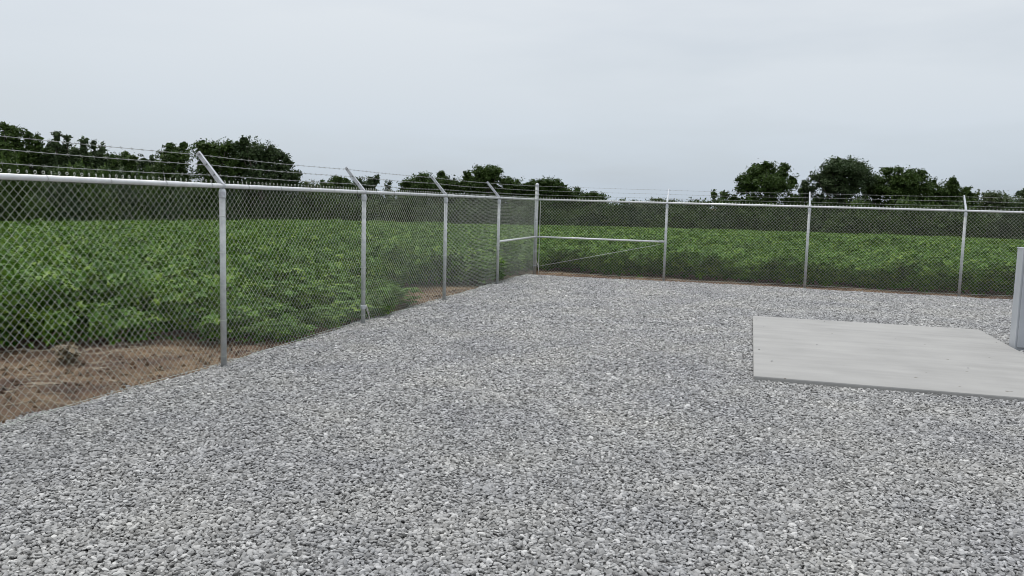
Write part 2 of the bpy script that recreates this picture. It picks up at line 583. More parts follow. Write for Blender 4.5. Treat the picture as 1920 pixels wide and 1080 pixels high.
# ------------------------------------------------------------------ grey steel cabinet at the right edge
cab = empty('steel_cabinet', W(8.14, -7.58, 0), -TA)
tag(cab, 'grey painted steel cabinet standing on gravel at the right edge of the concrete pad', 'cabinet')
cw, cdp, ch = .62, .25, 1.262
mb = MB(); mb.box((0, .004, -.05), (cw, cdp, ch)); mb.build('body', M_CAB, cab, bevel=.006)
mb = MB(); mb.box((.022, -.018, .04), (cw - .022, .0035, ch - .012)); mb.build('door', M_CAB, cab, bevel=.004)
mb = MB(); mb.box((-.006, .02, ch + .0005), (cw + .006, cdp + .006, ch + .016)); mb.build('top_plate', M_CAB, cab, bevel=.004)
mb = MB(); mb.box((cw - .10, -.045, .62), (cw - .075, -.0185, .76)); mb.build('handle', M_ARM, cab, bevel=.005)

# ------------------------------------------------------------------ chain-link fences
HR = 1.745            # height of the top rail
BAY = 3.05
OA, HA = .255, .315   # reach and rise of the barbed-wire arms
WF = (.27, .60, .92)  # where the wires sit along the arm
def arm_pt(x, f):
    return Vector((x, .012 + OA * f, HR + .02 + (HA - .02) * f))
def line_post(parent, x, cable=False):
    dz = random.uniform(-.006, .006)
    mb = MB()
    mb.tube([(x, 0, -.3), (x, 0, HR - .045)], .0285, 16)
    po = mb.build('post', M_POST, parent, smooth=False)
    for pl in po.data.polygons:
        pl.use_smooth = len(pl.vertices) == 4
    mb = MB()                                           # sleeve with the eye the rail runs through
    mb.lathe([(.030, HR - .115), (.0345, HR - .11), (.0345, HR - .055), (.028, HR - .035), (.016, HR - .025)], (x, 0, 0), 16)
    ring = [(x - .016, .029 * math.cos(t), HR + .029 * math.sin(t)) for t in np.linspace(0, 2 * math.pi, 15)]
    ring2 = [(x + .016, b, c) for (_, b, c) in ring]
    for i in range(14):
        mb.add([ring[i], ring[i + 1], ring2[i + 1], ring2[i]], [(0, 1, 2, 3)])
    mb.build('post_cap', M_ARM, po)
    a, b = arm_pt(x, -.02), arm_pt(x, 1.0)              # a pressed-steel channel leaning outward
    d = (b - a).normalized(); nrm = Vector((0, -d.z, d.y))
    def sec(c, hw, hh):
        q = []
        for (i, j) in ((-1, -1), (-1, 1), (1, 1), (1, -1), (.72, -1), (.72, .6), (-.72, .6), (-.72, -1)):
            q.append(c + Vector((hw * i, 0, 0)) + nrm * (hh * j))
        return q
    mb = MB(); mb.prism(sec(a, .019, .021), sec(b, .0125, .019)); ar = mb.build('barb_arm', M_ARM, po)
    for f in WF:
        c = arm_pt(x, f)
        mb = MB()
        mb.tube([c - Vector((.022, 0, 0)) + nrm * .012, c + Vector((.022, 0, 0)) + nrm * .012], .005, 6)
        mb.tube([c - Vector((.0205, 0, 0)) + nrm * .016, c - Vector((.0205, 0, 0)) - nrm * .004], .0035, 5)
        mb.build('wire_clip', M_SLOT, po)
    for z in (HR - .28, HR - .62, HR - .98, .44, .10):
        zz = z + random.uniform(-.03, .03)
        mb = MB()
        t = np.linspace(-.35 * math.pi, 1.35 * math.pi, 12) + math.pi
        tilt = random.uniform(-.006, .006)
        pt = [(x - .036, .034, zz - tilt)] + [(x + .0305 * math.cos(q), .0305 * math.sin(q), zz + tilt * math.cos(q)) for q in np.linspace(math.pi * .98, math.pi * 2.02, 9)] + [(x + .04, .034, zz + tilt)]
        mb.tube(pt, .0026, 5)
        mb.build('tie_wire', M_WIRE, po, smooth=True)
    if cable:
        mb = MB()
        mb.lathe([(.030, .20), (.036, .205), (.036, .245), (.030, .25)], (x, 0, 0), 14)
        mb.build('cable_clamp', M_ARM, po)
        mb = MB()
        mb.tube([(x + .02, -.034, .255), (x + .036, -.04, .20), (x + .068, -.05, .12), (x + .088, -.055, .04), (x + .094, -.056, -.03)], .0075, 8)
        mb.build('ground_cable', M_COPPER, po, smooth=True)
    return po

def chain_mesh(x0, x1):
    """spiral pickets woven into 72 mm diamonds; front strands lean one way, back strands the other"""
    p_, hz = .036, .036
    N = int(round((x1 - x0) / p_))
    K = 50
    ztop = HR + .027
    k = np.arange(K + 1)
    V, F = [], []
    r_ = .00135
    base = 0
    for i in range(N):
        side = (k + i) % 2
        xx = x0 + p_ * (i + .5) + np.where(side == 0, -.5, .5) * p_ * 1.06
        wob = .004 * np.sin(i * .13 + k * .21) + .003 * np.sin(i * .071 - k * .09)
        # the wire passes from front to back at every bend
        yy = .036 + wob
        zz = ztop - hz * k + .003 * np.sin(i * .05)
        P = np.stack([xx, yy, zz], -1)
        d = np.gradient(P, axis=0); d /= np.linalg.norm(d, axis=1)[:, None]
        # bend points get a vertical tangent; split into strands with their own depth
        A, B = P[:-1].copy(), P[1:].copy()
        fr = np.where((side[:-1] == 0), 1.0, -1.0)     # strand leaning / in front, \ behind
        A[:, 1] -= fr * .0026; B[:, 1] -= fr * .0026
        dd = B - A; dd /= np.linalg.norm(dd, axis=1)[:, None]
        A -= dd * .0012; B += dd * .0012
        n1 = np.stack([dd[:, 2], np.zeros(K), -dd[:, 0]], -1)
        n2 = np.tile(np.array([0, 1., 0]), (K, 1))
        ring = [n1 * r_, n2 * r_, -n1 * r_, -n2 * r_]
        vv = np.stack([A + q for q in ring] + [B + q for q in ring], 1).reshape(-1, 3)
        V.append(vv)
        o = base + np.arange(K)[:, None] * 8
        for j in range(4):
            F.append(np.concatenate([o + j, o + (j + 1) % 4, o + 4 + (j + 1) % 4, o + 4 + j], 1))
        base += len(vv)
    # knuckled loops along the top
    mb = MB()
    for i in range(N):
        if i % 2 == 0:
            x = x0 + p_ * i
            t = np.linspace(-.6, 2 * math.pi - 1.2, 9)
            a = random.uniform(-.5, .5)
            pts_ = [(x + .0095 * math.sin(q) * math.cos(a), .036 + .0095 * math.sin(q) * math.sin(a), ztop + .014 - .0105 * math.cos(q)) for q in t]
            mb.tube(pts_, .0026, 4)
    vk = np.concatenate(mb.v)
    fk = np.array([f for f in mb.f if len(f) == 4]) + base
    return fast_mesh('wire_mesh', np.concatenate(V + [vk]), np.concatenate(F + [fk]).astype(int), M_WIRE)

def barbed(paths):
    mb = MB()
    for (a, b, sag) in paths:
        a, b = Vector(a), Vector(b)
        n_ = 10
        P = []
        for i in range(n_ + 1):
            t = i / n_
            q = a.lerp(b, t); q.z -= sag * 4 * t * (1 - t)
            P.append(q)
        mb.tube(P, .0023, 5, caps=False)
        Lg = (b - a).length
        s = random.uniform(.03, .1)
        while s < Lg - .02:
            t = s / Lg
            q = a.lerp(b, t); q.z -= sag * 4 * t * (1 - t)
            ax = (b - a).normalized()
            ang = random.uniform(0, 3.14)
            for w in (0, 1):
                an = ang + w * 1.3
                dv = Vector((0, math.cos(an), math.sin(an)))
                mb.tube([q - dv * .015 + ax * .006 * (1 - 2 * w), q + dv * .015 - ax * .004 * (1 - 2 * w)], .0015, 4)
            mb.tube([q - ax * .007, q + ax * .007], .0042, 6)
            s += .127 + random.uniform(-.006, .006)
    return mb

def rail_run(parent, x0, x1, joints, name='top_rail'):
    mb = MB(); mb.tube([(x0, 0, HR), (x1, 0, HR)], .0212, 16)
    ra = mb.build(name, M_RAIL, parent)
    for pl in ra.data.polygons:
        pl.use_smooth = len(pl.vertices) == 4
    for j in joints:
        m2 = MB(); m2.lathe([(.0215, -.09), (.0238, -.088), (.0238, .088), (.0215, .09)], (0, 0, 0), 16)
        s_ = m2.build('rail_sleeve', M_RAIL, ra)
        s_.location = (j, 0, HR); s_.rotation_euler = (0, math.pi / 2, 0)
    x = x0 + .3
    i = 0
    while x < x1 - .1:
        m2 = MB()
        pt = [(x - .006, .034, HR - .024)] + [(x + .002 * math.cos(q), .0236 * math.cos(q), HR + .0236 * math.sin(q)) for q in np.linspace(-.9 * math.pi, .05 * math.pi * -1 + math.pi * .9 - math.pi * .8, 4)]
        pt = [(x + .003 * math.sin(q * 2), .0238 * math.cos(q), HR + .0238 * math.sin(q)) for q in np.linspace(-.2 * math.pi, 1.25 * math.pi, 12)]
        m2.tube([(x - .004, .036, HR - .035)] + pt, .0021, 5)
        m2.build('rail_tie', M_BARB, ra, smooth=True)
        x += .61 + random.uniform(-.04, .04); i += 1
    return ra

NL, NR_ = 6, 5
# --- left fence: runs from beside the camera to the corner
fl = empty('chain_link_fence', W(0, -NL * BAY, 0), math.pi / 2 - TA)
tag(fl, 'galvanized chain-link fence running along the left side with slanted barbed wire arms', 'fence')
XC = NL * BAY
for i in range(NL):
    line_post(fl, i * BAY, cable=(i == NL - 3))
rail_run(fl, 0, XC - .045, [XC - 4 * BAY - .72 + 0 * i for i in (0,)] + [XC - 1.9 * BAY])
link_mesh('wire_mesh', chain_mesh(0, XC - .05), fl)
paths = []
for k_, f in enumerate(WF):
    for i in range(NL - 1):
        paths.append((arm_pt(i * BAY, f), arm_pt((i + 1) * BAY, f), random.uniform(.004, .016)))
def corner_z(k_):
    return HR + (.11, .21, .315)[k_]
for k_, f in enumerate(WF):
    pk = [q for q in paths if abs(q[0].z - arm_pt(0, f).z) < .001]
    pk.append((arm_pt((NL - 1) * BAY, f), Vector((XC - .04, 0, corner_z(k_))), .006))
    barbed(pk).build('barbed_wire', M_BARB, fl)
mb = MB(); mb.tube([(0, .034, .02)] + [(x, .036, .022 + .012 * math.sin(x * 1.7)) for x in np.linspace(.3, XC - .3, 40)] + [(XC - .05, .034, .02)], .0024, 5)
mb.build('tension_wire', M_WIRE, fl)
mb = MB(); mb.tube([(XC - BAY + .028, -.005, .865), (XC - .04, -.005, .865)], .0205, 14)
mb.build('brace_rail', M_RAIL, fl, smooth=True)
mb = MB(); mb.box((XC - .068, .022, .05), (XC - .052, .03, HR + .01)); mb.build('tension_bar', M_POST, fl)

# --- back fence: corner post, then to the right
fb = empty('chain_link_fence', W(0, 0, 0), -TA)
tag(fb, 'galvanized chain-link fence crossing the back of the yard, with a braced corner post', 'fence')
mb = MB(); mb.lathe([(.041, -.3), (.041, HR + .335)], (0, 0, 0), 20)
cp = mb.build('corner_post', M_POST, fb)
for pl in cp.data.polygons:
    pl.use_smooth = len(pl.vertices) == 4
mb = MB(); mb.lathe([(.0435, HR + .31), (.0435, HR + .345), (.036, HR + .368), (.018, HR + .382), (.004, HR + .386)], (0, 0, 0), 20)
mb.build('post_cap', M_ARM, cp, smooth=True)
for z in (.18, .52, .865, 1.22, 1.52, HR - .005, HR + .11, HR + .21, HR + .315):
    mb = MB(); mb.lathe([(.0425, z - .011), (.0445, z - .010), (.0445, z + .010), (.0425, z + .011)], (0, 0, 0), 18)
    bd = mb.build('tension_band', M_ARM, cp)
mb = MB()
mb.tube([(.036, -.022, .30), (.052, -.026, .27), (.085, -.035, .19), (.105, -.04, .08), (.108, -.04, -.03)], .0085, 8)
mb.build('ground_cable', M_COPPER, cp, smooth=True)
for i in range(1, NR_ + 1):
    line_post(fb, i * BAY)
rail_run(fb, .045, NR_ * BAY, [1.6 * BAY, 3.7 * BAY])
link_mesh('wire_mesh', chain_mesh(.085, NR_ * BAY), fb)
mb = MB(); mb.box((.078, .022, .05), (.094, .03, HR + .01)); mb.build('tension_bar', M_WIRE, fb)
for k_, f in enumerate(WF):
    pk = [(Vector((.04, 0, corner_z(k_))), arm_pt(BAY, f), .004)]
    for i in range(1, NR_):
        pk.append((arm_pt(i * BAY, f), arm_pt((i + 1) * BAY, f), random.uniform(.003, .012)))
    barbed(pk).build('barbed_wire', M_BARB, fb)
mb = MB(); mb.tube([(.05, .034, .02)] + [(x, .036, .022 + .012 * math.sin(x * 1.3)) for x in np.linspace(.3, NR_ * BAY - .3, 40)] + [(NR_ * BAY, .034, .02)], .0024, 5)
mb.build('tension_wire', M_WIRE, fb)
mb = MB(); mb.tube([(.04, -.005, .865), (BAY - .03, -.005, .865)], .0205, 14)
br = mb.build('brace_rail', M_RAIL, fb, smooth=True)
mb = MB(); mb.lathe([(.021, -.05), (.026, -.048), (.026, .048), (.021, .05)], (0, 0, 0), 14)
be = mb.build('rail_end', M_POST, br); be.location = (BAY - .085, -.005, .865); be.rotation_euler = (0, math.pi / 2, 0)
mb = MB(); mb.tube([(.06, .012, .16), (BAY - .12, .012, .80)], .0055, 6); mb.build('truss_rod', M_WIRE, fb, smooth=True)

# ------------------------------------------------------------------ leaves
def leaf_quads(C, N, T, ln, wd, fold=.25):
    """ovate folded leaflets: centre C, normal N, direction T -> two quads each"""
    B = np.cross(N, T)
    ln = ln[:, None]; wd = wd[:, None]
    base = C - T * ln * .5
    tip = C + T * ln * .5 - N * ln * .10
    mid = C - T * ln * .08
    l = mid + B * wd * .5 + N * wd * fold
    r_ = mid - B * wd * .5 + N * wd * fold
    mm_ = C + T * ln * .12
    V = np.stack([base, l, tip, r_, mm_], 1).reshape(-1, 3)
    o = np.arange(len(C))[:, None] * 5
    F = np.concatenate([np.concatenate([o + 0, o + 4, o + 2, o + 1], 1), np.concatenate([o + 0, o + 3, o + 2, o + 4], 1)])
    return V, F
def unit(a):
    return a / np.maximum(np.linalg.norm(a, axis=1)[:, None], 1e-9)
def soy_mesh(i, n_tri=112, h=.63, spread=.31, leaf=.098):
    r_ = np.random.default_rng(500 + i)
    ang = r_.uniform(0, 6.283, n_tri)
    rad = spread * np.sqrt(r_.uniform(0, 1, n_tri))
    zf = 1 - r_.beta(1.0, 1.7, n_tri) * .93
    dome = 1 - .14 * (rad / spread) ** 2
    z = h * zf * dome
    Cx = np.stack([rad * np.cos(ang), rad * np.sin(ang), z], -1)
    outv = np.stack([np.cos(ang), np.sin(ang), np.zeros(n_tri)], -1)
    nn = unit(np.stack([np.zeros(n_tri), np.zeros(n_tri), np.ones(n_tri)], -1) + outv * .16 + r_.normal(0, .34, (n_tri, 3)))
    t0 = r_.normal(0, 1, (n_tri, 3)) + outv * .9
    t0 = unit(t0 - nn * np.sum(t0 * nn, 1)[:, None])
    b0 = np.cross(nn, t0)
    CC, NN, TT, TN = [], [], [], []
    tone = np.clip(.5 + r_.normal(0, .24, n_tri), 0, 1)
    for k_, a in enumerate((0, 1.9, -1.9)):
        dv = t0 * math.cos(a) + b0 * math.sin(a)
        CC.append(Cx + dv * leaf * .55); TT.append(dv)
        NN.append(unit(nn + r_.normal(0, .16, (n_tri, 3)))); TN.append(tone)
    CC, NN, TT = map(np.concatenate, (CC, NN, TT)); tone = np.concatenate(TN)
    TT = unit(TT - NN * np.sum(TT * NN, 1)[:, None])
    s = leaf * r_.uniform(.75, 1.2, len(CC))
    V, F = leaf_quads(CC, NN, TT, s, s * r_.uniform(.6, .75, len(CC)))
    me = fast_mesh('soybean_plant', V, F, M_SOY, np.concatenate([tone, tone]))
    return me
def patch_mesh(i, size=1.7, n_=330, leaf=.16, h=.66):
    r_ = np.random.default_rng(700 + i)
    x = r_.uniform(-size / 2, size / 2, n_); y = r_.uniform(-size / 2, size / 2, n_)
    z = h * (1 - r_.beta(1, 3.2, n_) * .55)
    N = unit(np.stack([r_.normal(0, .42, n_), r_.normal(0, .42, n_), np.ones(n_)], -1))
    T = r_.normal(0, 1, (n_, 3)); T = unit(T - N * np.sum(T * N, 1)[:, None])
    s = leaf * r_.uniform(.7, 1.3, n_)
    V, F = leaf_quads(np.stack([x, y, z], -1), N, T, s, s * .7)
    tone = np.clip(.5 + r_.normal(0, .20, n_), 0, 1)
    return fast_mesh('soybean_patch', V, F, M_SOY, np.concatenate([tone, tone]))
SOY = [soy_mesh(i) for i in range(7)]
PATCH = [patch_mesh(i) for i in range(5)]

# how far the crop stands off the left fence, by distance along it (v), and off the back fence (by u)
LV = [-30, -14.5, -12.2, -11.2, -10.8, -10.3, -9.2, -8.2, -6.4, -6.0, -5.0, -3.4, -2.8, 0, 3]
LD = [3.2, 3.2, 3.0, 2.6, 1.5, .40, .30, .28, .35, 1.5, 1.6, 1.0, .35, .5, .8]
SV = [-30, -11.5, -10.4, -6.2, -5.8, 3]
SL_ = [.74, .74, .40, .40, .72, .72]          # how tall the very edge of the crop is
BU = [-3, 0, 1.0, 2.5, 5, 8, 16]
BD = [1.3, 1.9, 1.9, 1.45, 1.2, 1.2, 1.1]
def crop_edge(u, v):
    wob = .45 * vnoise(u * .9 + 40, v * .9) + .32 * vnoise(u * 2.7, v * 2.7 + 17)
    left = -u - np.interp(v, LV, LD) + wob
    back = v - np.interp(u, BU, BD) + wob * .3
    return np.maximum(left, back)
def crop_h(u, v):
    w = np.clip((-u - .2) / 1.5, 0, 1) * np.clip((3 - v) / 3, 0, 1)        # the plants by the left fence are the uneven ones
    return 1 + .20 * vnoise(u * .30, v * .30) + (.12 + .48 * w) * vnoise(u * 1.1 + 9, v * 1.1) + .12 * vnoise(u * 3, v * 3)
def crop_points(step_u, step_v, dmin, dmax):
    a = np.arange(-110, 75, step_u); b = np.arange(-22, 115, step_v)
    U, V = np.meshgrid(a, b)
    U = U.ravel() + rng.uniform(-.5, .5, U.size) * step_u
    V = V.ravel() + rng.normal(0, .15, V.size) * step_v
    X = C0[0] + DR[0] * U + DL[0] * V; Y = C0[1] + DR[1] * U + DL[1] * V
    D = np.hypot(X, Y); az = np.arctan2(X, np.maximum(Y, .01))
    k = (D >= dmin) & (D < dmax) & (np.abs(X) < np.maximum(Y, 0) * .70 + 3) & (Y > 1) & (D < d_far(az))
    U, V, X, Y = U[k], V[k], X[k], Y[k]
    e = crop_edge(U, V)
    k = e > 0
    return U[k], V[k], X[k], Y[k], e[k]
def crop(name, step_u, step_v, dmin, dmax, protos, smul, label):
    U, V, X, Y, e = crop_points(step_u, step_v, dmin, dmax)
    h = crop_h(U, V)
    gap = vnoise(U * .22 + 70, V * .22 + 31) + .5 * vnoise(U * .8, V * .8 + 50)
    k = ~((gap > .34) & (rng.random(len(U)) < .75))
    U, V, X, Y, e, h = U[k], V[k], X[k], Y[k], e[k], h[k]
    edge = np.clip(np.where(V > .5, .98, np.interp(V, SV, SL_)) + e * .42, 0, 1)
    z = ground_z(X, Y)
    s = smul * rng.uniform(.78, 1.22, len(U))
    sc3 = np.stack([s, s, h * edge * (s / smul if smul == 1 else 1) * rng.uniform(.9, 1.1, len(U))], -1)
    rot = np.stack([rng.normal(0, .09, len(U)), rng.normal(0, .09, len(U)), rng.uniform(0, 6.28, len(U))], -1)
    if smul != 1: rot[:, :2] *= .3
    print(name, len(U))
    return scatter(name, np.stack([X, Y, z], -1), rot, sc3, protos, label, 'soybean crop')
crop('soybean_field', .21, .58, 0, 34, SOY, 1.0, 'knee-high green soybean rows growing just outside the fences')
crop('distant_soybean_field', 1.05, 1.05, 32, 60, PATCH, 1.0, 'even green canopy of the soybean field in the middle distance')
crop('far_soybean_field', 1.6, 1.6, 58, 106, PATCH, 1.5, 'far green strip of the soybean field below the tree line')

# a few plants that stand by themselves in the bare soil strip
def lone_plant(u, v, s, label, seed, m=None, name='soybean_plant', cat='plant', grp=None):
    x, y, _ = W(u, v)
    e = empty(name, (x, y, float(ground_z(x, y)) - .01))
    me = soy_mesh(seed, 44, .60 * s, .30 * s, .085)
    if m is not None:
        me.materials.clear(); me.materials.append(m)
    fo = link_mesh('foliage', me, e); fo.rotation_euler = (0, 0, seed)
    mb = MB()
    for k_ in range(5):
        a = k_ * 1.3 + seed; q = .16 * s
        mb.tube([(0, 0, -.03), (q * .4 * math.cos(a), q * .4 * math.sin(a), .2 * s), (q * math.cos(a), q * math.sin(a), .46 * s)], [.008, .006, .003], 5)
    mb.build('stem', M_STEM if m is None else M_STRAW, e)
    tag(e, label, cat, grp)
lone_plant(-1.08, -10.74, .62, 'small green soybean plant alone on soil behind the nearest fence post', 21)
lone_plant(-2.20, -9.99, .55, 'low green soybean plant on bare soil before the crop edge, left of the nearest post', 22)
lone_plant(-1.83, -12.25, .33, 'low withered brown weed lying on the tan soil at far left', 23, M_DRY, 'dried_weed', 'weed')
lone_plant(-0.31, -7.88, .85, 'rounded bushy soybean plant leaning to the fence right of the second post', 24)

# clods and straw on the bare soil
def clod(i):
    me = stone_mesh(40 + i)
    me.materials.clear(); me.materials.append(M_SOIL)
    return me
N_ = 9000
U = rng.uniform(-4.2, .1, N_); V = rng.uniform(-17, 1.5, N_)
U2 = rng.uniform(0, 13, 900); V2 = rng.uniform(-.35, 1.8, 900)
U = np.concatenate([U, U2]); V = np.concatenate([V, V2])
k = (crop_edge(U, V) < .1) & (gravel_edge(U, V) < .02)
U, V = U[k], V[k]
X = C0[0] + DR[0] * U + DL[0] * V; Y = C0[1] + DR[1] * U + DL[1] * V
s = np.minimum(.042, .014 * np.exp(rng.normal(0, .65, len(U))))
scatter('soil_clods', np.stack([X, Y, ground_z(X, Y)], -1), rng.uniform(0, 6.28, (len(U), 3)), np.repeat(s[:, None], 3, 1),
        [clod(i) for i in range(4)], 'crumbled brown soil clods on the bare strip outside the fences', 'soil clods')
mb = MB()
for i in range(230):
    u, v = random.uniform(-3.6, -.1), random.uniform(-14.6, -9.4)
    if crop_edge(np.array(u), np.array(v)) > .25 or random.random() < .2: continue
    a = random.uniform(0, 6.28) if random.random() < .4 else random.gauss(.3, .4)
    l = random.uniform(.08, .5)
    P = []
    for t in np.linspace(0, 1, 5):
        uu, v2 = u + l * (t - .5) * math.cos(a), v + l * (t - .5) * math.sin(a) + .05 * l * math.sin(t * 3)
        x, y, _ = W(uu, v2)
        P.append((x, y, float(ground_z(x, y)) + .006 + .03 * l * math.sin(t * 3.1)))
    mb.tube(P, .0032, 4)
st = mb.build('dry_straw', M_STRAW)
tag(st, 'thin dry pale stalks strewn over the tan soil by the left fence', 'straw', kind='stuff')

# ------------------------------------------------------------------ trees
def crown_mesh(blobs, seed, m, leaf, dens, name='crown'):
    r_ = np.random.default_rng(seed)
    VV, FF, TN = [], [], []
    base = 0
    for (c, rad, dn) in blobs:
        a, b, cc = rad
        area = 4 * math.pi * ((a * b) ** 1.6 / 3 + (a * cc) ** 1.6 / 3 + (b * cc) ** 1.6 / 3) ** (1 / 1.6)
        ns = max(8, int(area * 1.25 * dens * dn))
        d = unit(r_.normal(0, 1, (ns, 3)))
        rr = np.where(r_.random(ns) < .22, r_.uniform(1.0, 1.27, ns), r_.uniform(.30, 1.05, ns) ** .55)
        S = np.array(c) + d * np.array(rad) * rr[:, None]
        per = 26
        spread = leaf * r_.uniform(1.0, 2.1, ns) * np.where(rr > 1.05, .75, 1) * min(1.0, .35 + .5 * a)
        ctone = np.clip(.48 + r_.normal(0, .18, ns), 0, 1)
        P = np.repeat(S, per, 0) + r_.normal(0, 1, (ns * per, 3)) * np.repeat(spread, per)[:, None] * np.array([.8, .8, .55])
        dd = np.repeat(d, per, 0)
        N = unit(dd * .45 + np.array([0, 0, .5]) + r_.normal(0, .6, P.shape))
        T = r_.normal(0, 1, P.shape); T = unit(T - N * np.sum(T * N, 1)[:, None])
        B = np.cross(N, T)
        s = leaf * r_.uniform(.55, 1.2, len(P))[:, None]
        q = np.stack([P - T * s * .6, P + B * s * .34, P + T * s * .6, P - B * s * .34], 1).reshape(-1, 3)
        VV.append(q)
        FF.append(base + np.arange(len(P) * 4).reshape(-1, 4)); base += len(q)
        TN.append(np.clip(np.repeat(ctone, per) + r_.normal(0, .12, len(P)), 0, 1))
        nc = int(5.0 * min(1.0, dens) ** 2 * dn * math.pi * a * cc / .13)            # inner foliage
        d = unit(r_.normal(0, 1, (nc, 3)))
        P = np.array(c) + d * np.array(rad) * (r_.uniform(0, .62, nc) ** (1 / 2.2))[:, None]
        N = unit(r_.normal(0, 1, (nc, 3)) + np.array([0, 0, .5]))
        T = r_.normal(0, 1, P.shape); T = unit(T - N * np.sum(T * N, 1)[:, None])
        B = np.cross(N, T)
        s = .46 * r_.uniform(.6, 1.3, nc)[:, None]
        q = np.stack([P - T * s * .6, P + B * s * .42, P + T * s * .6, P - B * s * .42], 1).reshape(-1, 3)
        VV.append(q)
        FF.append(base + np.arange(nc * 4).reshape(-1, 4)); base += len(q)
        TN.append(np.clip(.48 + r_.normal(0, .2, nc), 0, 1))
    return fast_mesh(name, np.concatenate(VV), np.concatenate(FF), m, np.concatenate(TN))
def tree(D, base_px, blobs, label, m=None, leaf=.30, dens=1.0, skirt=True, seed=0, name='tree'):
    m = m or M_TREE
    k = D / FPX
    xs = [b[0] for b in blobs]
    p0 = at(base_px, 420, D)
    zg = float(ground_z(p0[0], p0[1])) - .05
    root = empty(name, (p0[0], p0[1], zg))
    B = []
    rr = np.random.default_rng(seed + 900)
    lowest = 1e9
    for b in blobs:
        px, py, rx, ry = b[0], b[1], b[2] * (1.08 if b[2] > 13 else .95), b[3] * (1.05 if b[2] > 13 else 1)
        c = at(px, py, D) - np.array([p0[0], p0[1], zg])
        c[1] += rr.uniform(-.4, .4) * rx * k
        B.append((c, (rx * k, rx * k * rr.uniform(.8, 1.1), ry * k), 1.0))
        lowest = min(lowest, c[2] - ry * k)
        for _ in range(2 if rx > 14 else 0):              # smaller lobes make the outline lumpy
            a = rr.uniform(-.3, 3.44)
            B.append((c + np.array([rx * k * .85 * math.cos(a), rr.uniform(-.7, .7) * rx * k, ry * k * .82 * math.sin(a)]),
                      (rx * k * .36, rx * k * .36, ry * k * .40), 1.0))
    top = list(B)
    if skirt:
        x0 = min(b[0] - b[2] for b in blobs); x1 = max(b[0] + b[2] for b in blobs)
        hw = (x1 - x0) / 2 * k
        cx = at((x0 + x1) / 2, 420, D)[0] - p0[0]
        nb = max(2, int(hw * 2 / 1.6))
        hgt = max(lowest + .8, 1.5)
        for i in range(nb):
            fx = (i + .5) / nb * 2 - 1
            for zz in np.arange(.9, hgt, 1.5):
                B.append((np.array([cx + fx * hw * .9, rr.uniform(-1, 1), zz + rr.uniform(-.4, .4)]), (1.25, 1.3, 1.15), .62))
    link_mesh('crown', crown_mesh(B, seed, m, leaf, dens), root)
    mb = MB()
    hmax = max(b[0][2] for b in top)
    tr = .11 + .018 * hmax
    mb.tube([(0, 0, -.4), (.05, .02, hmax * .25), (.0, .06, hmax * .5)], [tr * 1.25, tr, tr * .75], 8)
    for (c, r_, _) in top[:9]:
        a = np.array([0, .03, hmax * rr.uniform(.28, .5)])
        md_ = a * .45 + c * .55 + np.array([0, 0, -.15 * abs(c[0])])
        mb.tube([a, md_, c + np.array([0, 0, r_[2] * .3])], [tr * .55, tr * .35, tr * .12], 6)
    mb.build('trunk', M_BARK, root, smooth=True)
    tag(root, label, 'tree', 'trees along the far edge of the field')
P_ = M_TREEP; B_ = M_TREEB
